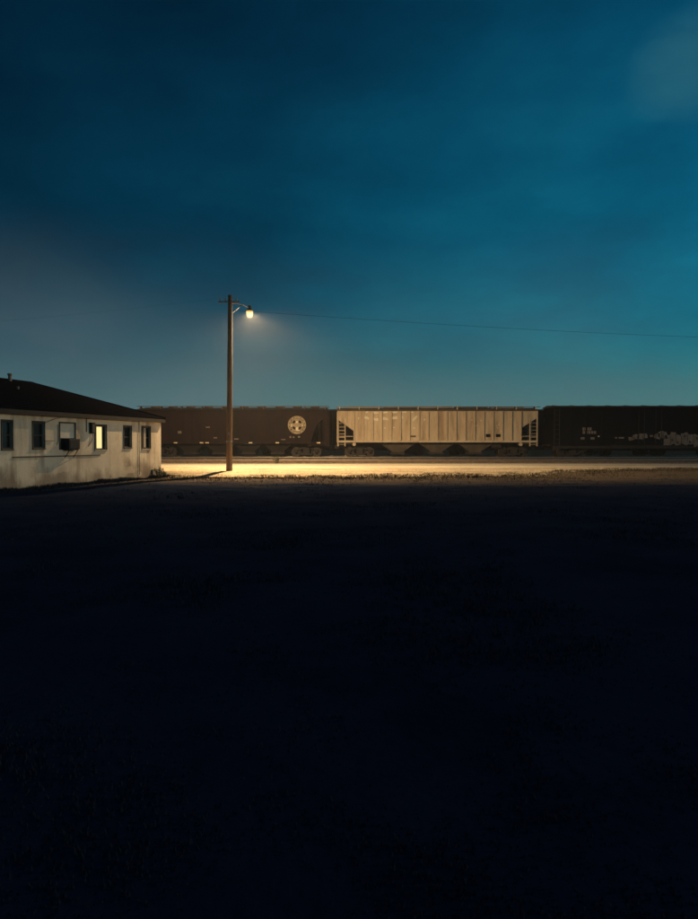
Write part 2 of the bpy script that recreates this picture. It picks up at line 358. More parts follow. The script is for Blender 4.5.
track(62.3, RAILZ, 0.30, 'railway track that the tan hopper car and its neighbours stand on')
track(68.6, RAILZ, 0.30, 'rear railway track behind the tan hopper car, under the far boxcars')

# ballast stones, loose gravel
def stones(name, n, xr, yf, sz, m, zf, label, cat):
    rnd = random.Random(n); v = []; f = []
    for _ in range(n):
        x = rnd.uniform(*xr); y = yf(rnd, x); s = rnd.uniform(*sz); z = zf(x, y)
        o = len(v)
        for (a, b, c) in ((1,0,0),(0,1,0),(-1,0,0),(0,-1,0),(0,0,1)):
            v.append((x + (a + rnd.uniform(-.3,.3)) * s, y + (b + rnd.uniform(-.3,.3)) * s, z + (c * 0.8) * s * rnd.uniform(.6, 1)))
        for q in range(4): f.append((o + q, o + (q+1) % 4, o + 4))
    me = bpy.data.meshes.new(name); me.from_pydata(v, [], f)
    o = put(name, me, m); tag(o, label, cat, kind='stuff'); return o
def bedz(x, y):
    for (a, za), (b, zb) in zip(prof, prof[1:]):
        if a <= y <= b: return za + (zb - za) * (y - a) / (b - a)
    return 0.2
stones('ballast_stones', 9000, (-24, 34), lambda r, x: r.uniform(50.5, 61.0), (0.025, 0.075), 'stone', bedz, 'loose ballast stones along the railway tracks', 'ballast')
stones('gravel_stones', 5000, (-12, 26), lambda r, x: near_edge(x) + abs(r.gauss(0, 1)) * 2.6 - 0.5, (0.015, 0.055), 'gravel', gz, 'loose pale gravel along the edge of the road shoulder', 'gravel')

# ------------------------------------------------------------------ the low building
BX, BY = -9.4, 34.5
BLEN, BWID, WALLH = 20.0, 8.0, 2.75
b = thing('low_building', 'low whitewashed stucco building with dark hip roof beside the street lamp', 'building', (BX, BY, 0), math.atan2(-0.968, -0.249))
# local x runs along the lit wall towards the camera, +y is outward from that wall
OPEN = [('w1', 10.32, 10.80, 1.47, 2.46), ('w2', 8.64, 9.24, 1.49, 2.46), ('ac', 6.79, 7.72, 1.42, 2.47), ('lit', 4.66, 5.45, 1.41, 2.44),
        ('w5', 2.70, 3.28, 1.49, 2.45), ('w6', 1.04, 1.76, 1.42, 2.47), ('w7', 12.4, 13.0, 1.48, 2.46), ('w8', 15.2, 15.8, 1.48, 2.46)]
def wall_with_openings(name, length, opens, th, m, parent):
    xs = sorted({0.0, length} | {a for o in opens for a in o[1:3]}); zs = sorted({-0.35, WALLH} | {a for o in opens for a in o[3:5]})
    w_ = MB()
    for xa, xb in zip(xs, xs[1:]):
        run = None
        for za, zb in zip(zs, zs[1:]):
            hole = any(o[1] <= (xa+xb)/2 <= o[2] and o[3] <= (za+zb)/2 <= o[4] for o in opens)
            if hole:
                if run: w_.box(xa, xb, -th, 0, *run); run = None
            else: run = (run[0], zb) if run else (za, zb)
        if run: w_.box(xa, xb, -th, 0, *run)
    me = bpy.data.meshes.new(name)
    bm = bmesh.new(); me.from_pydata(w_.v, [], w_.f); bm.from_mesh(me)
    bmesh.ops.remove_doubles(bm, verts=bm.verts, dist=0.0005)
    # drop the inner faces that two neighbouring boxes share
    seen = {}
    for fc in bm.faces: seen.setdefault(tuple(round(c, 3) for c in fc.calc_center_median()), []).append(fc)
    bmesh.ops.delete(bm, geom=[f for l in seen.values() if len(l) > 1 for f in l], context='FACES')
    bmesh.ops.recalc_face_normals(bm, faces=bm.faces); bm.to_mesh(me); bm.free()
    return put(name, me, m, parent)
wall_with_openings('wall', BLEN, OPEN, 0.22, 'stucco', b)
MB().box(-0.0, 0.22, -BWID, -0.223, -0.35, WALLH).build('wall', 'stucco', b)             # end wall towards the tracks
MB().box(0, BLEN, -BWID - 0.22, -BWID - 0.003, -0.35, WALLH).build('wall', 'stucco', b)
MB().box(BLEN - 0.22, BLEN, -BWID, -0.223, -0.35, WALLH).build('wall', 'stucco', b)
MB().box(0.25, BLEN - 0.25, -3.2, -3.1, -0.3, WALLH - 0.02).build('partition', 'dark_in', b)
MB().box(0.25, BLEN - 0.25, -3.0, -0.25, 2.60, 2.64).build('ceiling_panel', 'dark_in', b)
# hip roof
ov, ez, rz_ = 0.19, 2.93, 4.42
E0, E1, F0, F1 = -0.12, BLEN + ov, ov, -BWID - 0.22 - ov
yc_ = (F0 + F1) / 2; hip = (F0 - F1) / 2
roof = MB()
ev = [(E0, F0, ez), (E1, F0, ez), (E1, F1, ez), (E0, F1, ez), (E0 + hip, yc_, rz_), (E1 - hip, yc_, rz_)]
lo = [(x, y, z - 0.05) for x, y, z in ev[:4]]
roof.add(ev + lo, [(0,1,5,4), (1,2,5), (2,3,4,5), (3,0,4), (6,7,1,0), (7,8,2,1), (8,9,3,2), (9,6,0,3), (9,8,7,6)])
rf = roof.build('roof', 'shingle', b)
cap = MB()
cap.tube([ev[4], ev[5]], 0.07, 6)
for a, c in ((0, 4), (3, 4), (1, 5), (2, 5)): cap.tube([ev[a], ev[c]], 0.055, 6)
cap.build('ridge_cap', 'shingle', rf)
# shingle courses on the two slopes that face the road, each a thin step
cs = MB()
for k in range(1, 22):
    t = k / 22; x0 = E0 + hip * t; x1 = E1 - hip * t; y = F0 + (yc_ - F0) * t; z = ez + (rz_ - ez) * t
    cs.box(x0 + 0.04, x1 - 0.04, y - 0.012, y + 0.012, z - 0.01, z + 0.012)
o = cs.build('shingle_courses', 'shingle', rf); o['kind'] = 'stuff'
MB().box(E0 + 0.01, E1 - 0.01, F0 - 0.03, F0 - 0.003, ez - 0.22, ez - 0.053).build('fascia', 'trim', b)
MB().box(E0 + 0.003, E0 + 0.03, F1 + 0.04, F0 - 0.035, ez - 0.22, ez - 0.053).build('fascia', 'trim', b)
MB().box(E0 + 0.04, E1 - 0.04, 0.002, F0 - 0.035, 2.745, 2.765).build('soffit', 'soffit', b)
MB().box(E0 + 0.04, -0.002, F1 + 0.04, F0 - 0.04, 2.747, 2.763).build('soffit', 'soffit', b)
# roof vents
vp = MB().tube([(5.71, -4.0, 4.2), (5.71, -4.0, 4.62)], 0.075, 10); vp.tube([(5.71, -4.0, 4.62), (5.71, -4.0, 4.70)], 0.10, 10)
vp.build('vent_pipe', 'pipe', rf)
MB().tube([(6.9, -2.6, 3.7), (6.9, -2.6, 4.02)], 0.05, 8).build('vent_pipe', 'pipe', rf)
def window(x0, x1, z0, z1, mode):
    w_ = MB(); t = 0.055; ya, yb = -0.12, -0.05
    w_.box(x0+.002, x0+t, ya, yb, z0+.002, z1-.002); w_.box(x1-t, x1-.002, ya, yb, z0+.002, z1-.002)
    w_.box(x0+t, x1-t, ya, yb, z0+.002, z0+t); w_.box(x0+t, x1-t, ya, yb, z1-t, z1-.002)
    fr = w_.build('window', 'winframe', b)
    MB().box(x0 - 0.05, x1 + 0.05, -0.045, 0.05, z0 - 0.05, z0 - 0.003).build('sill', 'sash' if mode != 'dark' else 'winframe', fr)
    xm = (x0 + x1) / 2
    if mode == 'lit':
        xd, xm = x0 + 0.15, x1 - 0.17
        MB().box(xm - 0.025, xm + 0.025, ya + .01, yb - .006, z0 + t, z1 - t).build('mullion', 'winframe', fr)
        MB().box(xd - 0.02, xd + 0.02, ya + .01, yb - .006, z0 + t, z1 - t).build('mullion', 'winframe', fr)
        MB().box(x0 + t, xd - 0.02, -0.10, -0.095, z0 + t, z1 - t).build('pane', 'glass', fr)
        MB().box(xd + 0.02, xm - 0.025, -0.10, -0.095, z0 + t, z1 - t).build('pane', 'litpane', fr)
        MB().box(xm + 0.025, x1 - t, -0.10, -0.095, z0 + t, z1 - t).build('pane', 'litpane', fr)
    else:
        MB().box(x0 + t, x1 - t, ya + .01, yb - .006, (z0+z1)/2 - 0.02, (z0+z1)/2 + 0.02).build('mullion', 'winframe', fr)
        MB().box(x0 + t, x1 - t, -0.102, -0.096, z0 + t, (z0+z1)/2 - 0.02).build('pane', 'glass', fr)
        MB().box(x0 + t, x1 - t, -0.102, -0.096, (z0+z1)/2 + 0.02, z1 - t).build('pane', 'glass', fr)
        if mode == 'half':   # pale shutter slat standing in half of the opening
            MB().box(x0 + 0.36, x0 + 0.55, -0.046, -0.012, z0 + 0.06, z1 - 0.06).build('shutter', 'sash', fr)
        # outer hood frame
    ho = MB(); ho.box(x0 - 0.05, x0 - 0.003, 0.002, 0.03, z0, z1 + 0.05); ho.box(x1 + 0.003, x1 + 0.05, 0.002, 0.03, z0, z1 + 0.05); ho.box(x0 - 0.003, x1 + 0.003, 0.002, 0.03, z1 + 0.003, z1 + 0.05)
    ho.build('casing', 'winframe', fr)
for k, x0, x1, z0, z1 in OPEN:
    if k != 'ac': window(x0, x1, z0, z1, {'lit': 'lit', 'w6': 'half'}.get(k, 'dark'))
# boarded opening with the air conditioner below
x0, x1, z0, z1 = 6.79, 7.72, 1.42, 2.47
bf_ = MB(); bf_.box(x0+.002, x1-.002, -0.09, -0.03, 1.88, z1-.002); bo = bf_.build('boarded_window', 'board', b)
fr_ = MB(); fr_.box(x0-.05, x0-.003, .002, .03, z0, z1+.05); fr_.box(x1+.003, x1+.05, .002, .03, z0, z1+.05); fr_.box(x0-.003, x1+.003, .002, .03, z1+.003, z1+.05)
fr_.build('casing', 'winframe', bo)
MB().box(x0+.002, x1-.002, -0.09, -0.05, z0 + .002, 1.87).build('lower_panel', 'dark_in', bo)
# conduits, ledge line, cables on the wall
def wallcable(pts, r, nm='cable', m='pipe'): return MB().tube(pts, r, 6).build(nm, m, b)
wallcable([(6.05, 0.03, 2.74), (6.05, 0.03, 2.15)], 0.018, 'conduit')
wallcable([(5.62, 0.03, 2.1), (5.72, 0.03, 1.75), (5.95, 0.03, 1.55)], 0.014)
wallcable([(8.62, 0.03, 1.78), (8.1, 0.04, 1.78)], 0.02, 'conduit')
wallcable([(8.6, 0.03, 2.45), (8.1, 0.08, 2.62), (7.5, 0.05, 2.72)], 0.012)
wallcable([(7.85, 0.03, 2.4), (7.85, 0.03, 1.75), (7.95, 0.03, 1.62)], 0.014)
wallcable([(2.05, 0.03, 2.74), (2.05, 0.03, 0.2)], 0.014)
MB().box(5.1, 10.3, 0.002, 0.028, 1.15, 1.20).build('ledge', 'soffit', b)
MB().box(0.6, 0.95, 0.002, 0.10, 0.15, 0.4).build('utility_box', 'pipe', b)
# thing: window air conditioner
a = thing('air_conditioner', 'dark window air conditioner jutting from the boarded window of the low building', 'air conditioner', (BX, BY, 0), math.atan2(-0.968, -0.249))
MB().box(6.82, 7.50, -0.045, 0.26, 1.44, 1.85).build('case', 'acmetal', a)
g = MB()
for k in range(6): g.box(6.86, 7.46, 0.263, 0.275, 1.49 + k * 0.058, 1.515 + k * 0.058)
g.build('grille', 'acgrille', a)
MB().box(6.86, 7.46, 0.003, 0.23, 1.40, 1.437).build('drip_tray', 'acmetal', a)
for x in (6.9, 7.42): MB().tube([(x, 0.01, 1.12), (x, 0.2, 1.398)], 0.015, 6).build('bracket', 'acmetal', a)
# thing: dark wall lantern / meter box next to the lit window
a = thing('wall_box', 'small dark electric box on the wall beside the lit window', 'electric box', (BX, BY, 0), math.atan2(-0.968, -0.249))
MB().box(5.60, 5.84, 0.003, 0.12, 2.10, 2.52).build('case', 'acmetal', a)
MB().box(5.63, 5.81, 0.123, 0.138, 2.14, 2.48).build('door', 'winframe', a)
MB().box(5.58, 5.86, 0.003, 0.15, 2.523, 2.545).build('hood', 'acmetal', a)
# electric meter on the corner
a = thing('electric_meter', 'pale electric meter and pipe at the far corner of the low building', 'electric meter', (BX, BY, 0), math.atan2(-0.968, -0.249))
MB().box(-0.14, -0.003, -0.32, -0.08, 1.75, 2.2).build('case', 'galv', a)
MB().tube([(-0.07, -0.2, 2.205), (-0.07, -0.2, 2.74)], 0.03, 8).build('pipe', 'galv', a)
MB().tube([(-0.143, -0.2, 1.98), (-0.21, -0.2, 1.98)], 0.09, 12).build('dial', 'porcelain', a)

# ------------------------------------------------------------------ street lamp on its timber pole
PX, PY = -6.43, 37.0
pz = gz(PX, PY)
LX, LY, LZ = -5.62, 39.2, 9.20
p = thing('street_lamp', 'lit street lamp on a leaning timber pole beside the gravel road', 'street lamp', (PX, PY, pz))
H = 9.58 - pz
pts = [(0.0 + 0.09 * t, 0.0, -0.3 + (H + 0.3) * t) for t in lin(0, 1, 14)]
pp = MB().tube(pts, [0.165 - 0.05 * t + 0.004 * math.sin(t * 23) for t in lin(0, 1, 14)], 18).build('pole', 'wood', p, smooth=True)
tx = 0.09
for k in range(9):   # a few pole bands and staples
    pass
MB().tube([(tx*0.12, 0, 1.55), (tx*0.12, 0, 1.62)], 0.171, 18).build('band', 'galv', p)
MB().box(tx*0.2-0.06, tx*0.2+0.06, -0.175, -0.155, 1.9, 2.1).build('tag_plate', 'galv', p)
lx, ly, lz = LX - PX, LY - PY, LZ - pz
az = 9.20 - pz
# bracket arm out over the road
arm = MB().tube([(tx, 0.1, az - 0.02), (tx + 0.3*lx, 0.1 + 0.3*ly, az + 0.10), (tx + 0.62*lx, 0.62*ly, az + 0.14), (lx, ly, az + 0.13)], 0.03, 8)
arm.build('bracket_arm', 'galv', p, smooth=True)
MB().tube([(tx, 0.1, az - 0.62), (tx + 0.55*lx, 0.55*ly, az + 0.11)], 0.016, 6).build('brace', 'headcase', p)
MB().tube([(0.05, -0.165, -0.05), (0.06, -0.150, 3.0), (0.10, -0.128, 6.5), (0.12, -0.117, az - 0.1)], 0.008, 5).build('ground_wire', 'galv', p)
for k in range(5): MB().tube([(0.20 + 0.0*k, 0, 3.2 + 0.9*k), (0.03, 0, 3.2 + 0.9*k)] if k % 2 else [(-0.20 + 0.05, 0, 3.2 + 0.9*k), (0.03, 0, 3.2 + 0.9*k)], 0.012, 6).build('step_bolt', 'galv', p)
# short side arm with insulators
MB().box(tx - 0.60, tx + 0.52, -0.20, -0.14, az - 0.03, az + 0.03).build('crossarm', 'pipe', p)
for x in (-0.5, -0.22, 0.36):
    MB().tube([(tx+x, -0.17, az+0.03), (tx+x, -0.17, az+0.11)], 0.02, 8).tube([(tx+x, -0.17, az+0.11), (tx+x, -0.17, az+0.145), (tx+x, -0.17, az+0.15), (tx+x, -0.17, az+0.20)], [0.05, 0.05, 0.035, 0.03], 10).build('insulator', 'porcelain', p)
# lamp head: housing, shade, refractor
def lathe(mb, c, prof_, n=20):
    mb.loft([[(c[0] + r*math.cos(2*math.pi*j/n), c[1] + r*math.sin(2*math.pi*j/n), c[2] + z) for j in range(n)] for r, z in prof_], cap=False); return mb
hd = lathe(MB(), (lx, ly, az), [(0.02, 0.27), (0.08, 0.26), (0.10, 0.20), (0.10, 0.10), (0.12, 0.06), (0.21, 0.0), (0.215, -0.03), (0.20, -0.03), (0.11, 0.04), (0.02, 0.05)])
hd.build('lamp_head', 'headcase', p, smooth=True)
rfm = lathe(MB(), (lx, ly, az), [(0.19, -0.034), (0.19, -0.12), (0.175, -0.26), (0.14, -0.36), (0.07, -0.405), (0.01, -0.41)])
rfm.build('refractor', 'lampglass', p, smooth=True)
MB().tube([(lx, ly, az+0.27), (lx, ly, az+0.34)], 0.035, 8).build('photocell', 'porcelain', p)
# the lamp's own light with a roadway-type distribution
ies = bpy.data.texts.new('street_lamp_distribution')
va = [0, 15, 30, 45, 55, 62, 68, 74, 80, 85, 90, 95, 105, 180]
ha = [0, 45, 90, 135, 180, 225, 270, 315, 360]         # 0 = house side (-y), 180 = across the road, 90 / 270 = along it
street = [640, 680, 770, 830, 820, 760, 670, 560, 450, 340, 200, 70, 0, 0]
along = [640, 690, 800, 930, 1080, 1180, 1120, 760, 480, 420, 200, 70, 0, 0]
house = [640, 670, 660, 580, 440, 320, 200, 100, 70, 40, 20, 0, 0, 0]
mixd = lambda p_, q_, t: [round(x * (1 - t) + y * t) for x, y in zip(p_, q_)]
shielded = [640, 600, 280, 190, 160, 140, 110, 70, 40, 20, 10, 0, 0, 0]
rows = [house, shielded, mixd(house, street, 0.35), mixd(house, street, 0.72), street, mixd(street, along, 0.6), along, mixd(house, street, 0.3), house]
ies.write('IESNA:LM-63-1995\nTILT=NONE\n1 1000 1 %d %d 1 2 0 0 0\n1 1 100\n%s\n%s\n%s\n' % (len(va), len(ha), ' '.join(map(str, va)), ' '.join(map(str, ha)), '\n'.join(' '.join(map(str, r_)) for r_ in rows)))
pl = bpy.data.lights.new('street_lamp_light', 'POINT'); pl.energy = 1.0; pl.color = (1.0, 0.69, 0.35); pl.shadow_soft_size = 0.06
pl.use_nodes = True
lt = pl.node_tree; em = lt.nodes['Emission']
ie = lt.nodes.new('ShaderNodeTexIES'); ie.mode = 'INTERNAL'; ie.ies = ies
ie.inputs['Strength'].default_value = 470.0
lt.links.new(ie.outputs['Fac'], em.inputs['Strength'])
plo = bpy.data.objects.new('lamp_light', pl); COL.objects.link(plo); plo.parent = p; plo.location = (lx, ly, az - 0.16)

# overhead wires
def wire(a_, c_, sag, r, label):
    a_, c_ = Vector(a_), Vector(c_); pts = []
    for t in lin(0, 1, 40):
        q = a_.lerp(c_, t); q.z -= sag * 4 * t * (1 - t); pts.append(q)
    o = MB().tube(pts, r, 5).build('overhead_wire', 'wire'); tag(o, label, 'wire'); return o
wire((PX + tx + 0.10, PY, 8.80), (82, 70, 12.6), 1.1, 0.0075, 'thin black wire sagging from the street lamp pole to the right edge')
wire((PX + tx - 0.5, PY - 0.17, pz + az + 0.19), (-48, 39, 7.6), 0.7, 0.0025, 'thin black wire running left from the pole above the building roof')

# ------------------------------------------------------------------ rolling stock
_cache = {}
def cached(key, fn, smooth=False):
    if key not in _cache: _cache[key] = fn().mesh(key, smooth)
    return _cache[key]
def wheel_mesh():
    m_ = MB(); n = 28; prof_ = [(0.01, -0.06), (0.10, -0.07), (0.13, -0.02), (0.33, -0.015), (0.35, -0.06), (0.42, -0.065), (0.425, 0.03), (0.455, 0.045), (0.455, 0.07), (0.35, 0.07), (0.33, 0.02), (0.13, 0.03), (0.10, 0.09), (0.01, 0.09)]
    m_.loft([[(r*math.cos(2*math.pi*j/n), y, r*math.sin(2*math.pi*j/n)) for j in range(n)] for r, y in prof_], cap=False); return m_
def frame_mesh():
    m_ = MB()
    m_.prism([(-1.12, 0.52), (-1.12, 0.66), (-0.72, 0.70), (-0.45, 0.84), (0.45, 0.84), (0.72, 0.70), (1.12, 0.66), (1.12, 0.52), (0.80, 0.52), (0.70, 0.62), (0.48, 0.62), (0.40, 0.74), (0.30, 0.74), (0.30, 0.30), (0.42, 0.30), (0.52, 0.42), (0.62, 0.36), (0.46, 0.16), (-0.46, 0.16), (-0.62, 0.36), (-0.52, 0.42), (-0.42, 0.30), (-0.30, 0.30), (-0.30, 0.74), (-0.40, 0.74), (-0.48, 0.62), (-0.70, 0.62), (-0.80, 0.52)], 'y', -0.07, 0.07)
    return m_
def spring_mesh():
    m_ = MB()
    for x in (-0.18, 0.0, 0.18):
        for k in range(5): m_.tube([(x, 0, 0.31 + k*0.05), (x, 0, 0.335 + k*0.05)], 0.075, 8)
    return m_
def truck(parent, x, z=0.0):
    t = put('truck', cached('truck_bolster', lambda: MB().box(-0.2, 0.2, -1.02, 1.02, 0.5, 0.78).box(-0.35, 0.35, -0.35, 0.35, 0.78, 0.9)), 'truck', parent, (x, 0, z))
    for s in (-1, 1):
        put('side_frame', cached('side_frame', frame_mesh), 'truck', t, (0, s * 1.0, 0))
        put('spring', cached('spring', spring_mesh), 'truck', t, (0, s * 1.0, 0))
        for q in (-1, 1):
            put('wheel', cached('wheel', wheel_mesh, True), 'wheel', t, (q * 0.89, s * 0.78, 0.42), 0 if s < 0 else math.pi)
            put('axle_bearing', cached('axle_bearing', lambda: MB().tube([(0, -0.09, 0), (0, 0.09, 0)], 0.13, 14)), 'truck', t, (q * 0.89, s * 1.02, 0.47))
    for q in (-1, 1):
        put('axle', cached('axle', lambda: MB().tube([(0, -0.72, 0), (0, 0.72, 0)], 0.08, 10)), 'wheel', t, (q * 0.89, 0, 0.42))
    return t
def coupler(parent, x, s):
    me = cached('coupler', lambda: MB().box(-0.55, 0.0, -0.10, 0.10, -0.10, 0.10).prism([(0.0, -0.17), (0.2, -0.21), (0.30, -0.12), (0.22, -0.03), (0.28, 0.08), (0.22, 0.17), (0.0, 0.15)], 'z', -0.16, 0.16))
    return put('coupler', me, 'truck', parent, (x, 0, 0.86), 0 if s > 0 else math.pi)
def ladder(parent, x, y, z0, z1, wd, m, n=None, across=False):
    l = MB(); n = n or int((z1 - z0) / 0.36)
    if across:
        l.box(x-.02, x+.02, y-.025, y+.025, z0, z1); l.box(x-.02, x+.02, y+wd-.025, y+wd+.025, z0, z1)
        for k in range(n): l.tube([(x, y+.026, z0+.15+k*(z1-z0-.25)/(n-1)), (x, y+wd-.026, z0+.15+k*(z1-z0-.25)/(n-1))], 0.016, 5)
    else:
        l.box(x-.03, x+.03, y-.02, y+.02, z0, z1); l.box(x+wd-.03, x+wd+.03, y-.02, y+.02, z0, z1)
        for k in range(n): l.tube([(x+.031, y, z0+.15+k*(z1-z0-.25)/(n-1)), (x+wd-.031, y, z0+.15+k*(z1-z0-.25)/(n-1))], 0.018, 5)
    return l.build('ladder', m, parent)
def chute(parent, xc, ztop, wtop, mk, zbot=0.22, ptop=1.08):
    m_ = MB()
    def ring(hw, hy, z): return [(xc-hw, -hy, z), (xc+hw, -hy, z), (xc+hw, hy, z), (xc-hw, hy, z)]
    m_.loft([ring(wtop/2, ptop, ztop), ring(wtop/2 - 0.02, ptop - 0.02, ztop - 0.12), ring(0.55, 0.78, 0.50), ring(0.52, 0.75, 0.42)])
    c = m_.build('discharge_chute', mk, parent)
    g_ = MB().box(xc-0.62, xc+0.62, -0.85, 0.85, zbot, 0.415); g_.tube([(xc-0.1, -1.2, 0.32), (xc-0.1, -0.86, 0.32)], 0.035, 8)
    g_.build('outlet_gate', 'truck', c)
    return c

# --- tan exterior-post covered hopper
def hopper_tan(xc):
    t = thing('covered_hopper', 'tan ribbed covered hopper car brightly lit in the middle of the train', 'hopper car', (xc, 62.3, RAILZ), group='freight cars on the lit track')
    HL = 8.82; BL = 7.38; HW = 1.52; zs, zt = 1.46, 4.06
    # body: bottom follows sill between the slope sheets, slopes out to the ends at the top
    poly = [(-BL, zs), (BL, zs), (BL, 2.62), (HL - 0.04, 3.52), (HL - 0.04, zt), (-HL + 0.04, zt), (-HL + 0.04, 3.18), (-BL, 2.02)]
    poly = [(-BL, zs), (BL, zs), (BL, 2.55), (HL - 0.04, 3.45), (HL - 0.04, zt), (-HL + 0.04, zt), (-HL + 0.04, 3.3), (-BL, 2.3)]
    MB().prism(poly, 'y', -HW, HW).build('body', 'tan', t)
    # individual outside posts
    xs = [-BL + 0.05 + k * (2 * BL - 0.1) / 18 for k in range(19)]
    rm = cached('rib', lambda: MB().prism([(-0.06, -0.002), (-0.045, -0.13), (0.045, -0.13), (0.06, -0.002)], 'z', zs + 0.02, zt - 0.06))
    for x in xs:
        put('rib', rm, 'tan_rib', t, (x, -HW, 0)); put('rib', rm, 'tan_rib', t, (x, HW, 0), math.pi)
    for s in (-1, 1):
        MB().box(-HL + 0.02, HL - 0.02, min(s*(HW - 0.1), s*(HW + 0.10)), max(s*(HW - 0.1), s*(HW + 0.10)), zs - 0.17, zs - 0.003).build('side_sill', 'tan_rib', t)
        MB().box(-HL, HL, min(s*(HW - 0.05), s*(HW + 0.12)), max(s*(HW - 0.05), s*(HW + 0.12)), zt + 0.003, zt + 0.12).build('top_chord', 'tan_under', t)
    rp = [(-HW, zt + 0.123), (-1.1, zt + 0.22), (-0.5, zt + 0.27), (0.5, zt + 0.27), (1.1, zt + 0.22), (HW, zt + 0.123)]
    rf_ = MB().prism(rp, 'x', -HL + 0.02, HL - 0.02).build('roof', 'roofdark', t)
    # running boards and their brackets, trough hatches
    for s in (-1, 1):
        MB().box(-HL - 0.15, -1.9, s*1.12 - 0.2, s*1.12 + 0.2, zt + 0.36, zt + 0.395).build('running_board', 'walk', rf_)
        MB().box(-1.87, 2.2, s*1.12 - 0.2, s*1.12 + 0.2, zt + 0.37, zt + 0.41).build('running_board', 'walk', rf_)
        MB().box(2.23, HL + 0.3, s*1.12 - 0.2, s*1.12 + 0.2, zt + 0.355, zt + 0.39).build('running_board', 'walkdark', rf_)
        for k in range(11):
            x = -HL + 0.2 + k * (2*HL - 0.4) / 10; br = MB()
            br.box(x - 0.03, x + 0.03, s*1.12 - 0.18, s*1.12 + 0.18, zt + 0.2, zt + 0.352); MB().box(x - 0.035, x + 0.035, s*HW - 0.03 + s*0.1, s*HW + 0.03 + s*0.1, zt + 0.123, zt + 0.37).build('walkway_post', 'tan_rib', rf_)
            br.build('walkway_bracket', 'tan_under', rf_)
    for k in range(5):
        x = -6.4 + k * 3.2
        h = MB().box(x - 1.45, x + 1.45, -0.32, 0.32, zt + 0.273, zt + 0.37); h.box(x - 1.5, x + 1.5, -0.36, 0.36, zt + 0.373, zt + 0.41)
        h.build('roof_hatch', 'walkdark' if k % 2 else 'walk', rf_)
    # slope sheets, end platforms, posts, ladders
    for s in (-1, 1):
        x0 = s * (BL - 0.3); x1 = s * (HL - 0.1)
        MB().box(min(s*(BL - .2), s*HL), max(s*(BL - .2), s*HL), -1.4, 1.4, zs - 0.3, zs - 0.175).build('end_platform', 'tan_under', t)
        MB().box(-0.15 + s*(HL - 0.7), 0.15 + s*(HL - 0.7), -0.4, 0.4, 0.62, zs - 0.303).build('draft_sill', 'truck', t)
        for q in (-1, 1):
            MB().box(s*(HL - 0.05) - 0.05, s*(HL - 0.05) + 0.05, q*HW - 0.05, q*HW + 0.05, 0.95, zt).build('corner_post', 'tan_rib', t)
            MB().box(s*(HL - 0.68) - 0.045, s*(HL - 0.68) + 0.045, q*HW - 0.045, q*HW + 0.045, 0.95, zt - 0.62).build('post', 'tan_rib', t)
            ladder(t, min(s*(HL - 0.05), s*(HL - 0.68)), q*(HW + 0.055), 0.95, 3.1, 0.63, 'tan_rib', 7)
            MB().tube([(s*(BL + .06), q*HW, 1.83), (s*(HL - .1), q*HW, 1.83)], 0.03, 6).build('handrail', 'tan_rib', t)
        ladder(t, s*(HL + 0.06), 0.7, 1.3, zt, 0.5, 'tan_rib', across=True)
        coupler(t, s*(HL - 0.05), s)
        truck(t, s * 6.85)
        # jacking pad at the bolster
        MB().tube([(s*(BL - 0.05), -HW - 0.08, 1.12), (s*(BL - 0.05), -HW + 0.25, 1.12)], 0.15, 14).build('jack_pad', 'tan_rib', t)
    MB().box(-HL + 0.4, HL - 0.4, -0.28, 0.28, 0.95, zs - 0.31).build('centre_sill', 'truck', t)
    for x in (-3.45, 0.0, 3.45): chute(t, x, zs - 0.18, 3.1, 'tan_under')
    MB().tube([(4.9, -0.9, 0.95), (5.7, -0.9, 0.95)], 0.22, 14).build('air_reservoir', 'truck', t)
    # faded lettering: what is left of large white characters near the top of the side, one per panel
    pan = [(xs[k] + xs[k+1]) / 2 for k in range(18)]
    y = -HW - 0.004
    def patch(pts, nm='worn_letter', m='letter'):
        return MB().prism(pts, 'y', y - 0.001, y + 0.002).build(nm, m, t)
    rnd = random.Random(5)
    def ragged(cx, cz, w_, h_, slant=0.0, n=14):
        o = []
        for k in range(n):
            q = 2*math.pi*k/n; rr = 1 + rnd.uniform(-0.28, 0.18)
            c, s_ = math.cos(q), math.sin(q)
            xx = (abs(c)**0.6) * (1 if c > 0 else -1) * w_/2 * rr; zz = (abs(s_)**0.6) * (1 if s_ > 0 else -1) * h_/2 * rr
            o.append((cx + xx, cz + zz + slant * xx))
        return o
    def X(px): return (px - 349) / 11.36 - xc
    def Z(py): return (457 - py) / 11.36
    for px, py, w_, h_, sl_ in [(366.5, 417.8, .45, .22, -.45), (375.8, 412.7, .50, .24, 0), (376, 419.3, .48, .22, -.1), (385.2, 412.4, .50, .17, .1), (385.2, 418.8, .50, .30, -.1),
                                (394.8, 412.3, .50, .16, 0), (395, 417.9, .50, .28, .15), (404.4, 412.0, .42, .10, 0), (402.2, 417.3, .14, .24, 0), (414.6, 418.4, .46, .26, .8), (412.2, 412.2, .2, .10, 0),
                                (414, 428, .18, .12, 0), (424.8, 419.6, .14, .12, .6), (366.8, 412.2, .26, .12, .3), (358.5, 418.5, .1, .16, 0), (385, 428, .14, .1, 0), (394, 427.5, .16, .1, 0)]:
        patch(ragged(X(px), Z(py), w_, h_, sl_))
    for px in (488.2, 498.2):
        MB().prism([(X(px) - 0.2, Z(437)), (X(px) + 0.2, Z(437)), (X(px) + 0.2, Z(434)), (X(px) - 0.2, Z(434))], 'y', y - 0.03, y).build('data_plate', 'black', t)
    for k in range(11): patch(ragged(X(478 + rnd.uniform(-8, 40)), Z(rnd.uniform(416, 432)), 0.12, 0.07), 'stencil_mark')
    # rust-stained replacement strip low on the side
    MB().box(-2.4, -1.9, y - 0.002, y + 0.002, 1.75, 1.9).build('stencil_mark', 'tan_under', t)
    return t
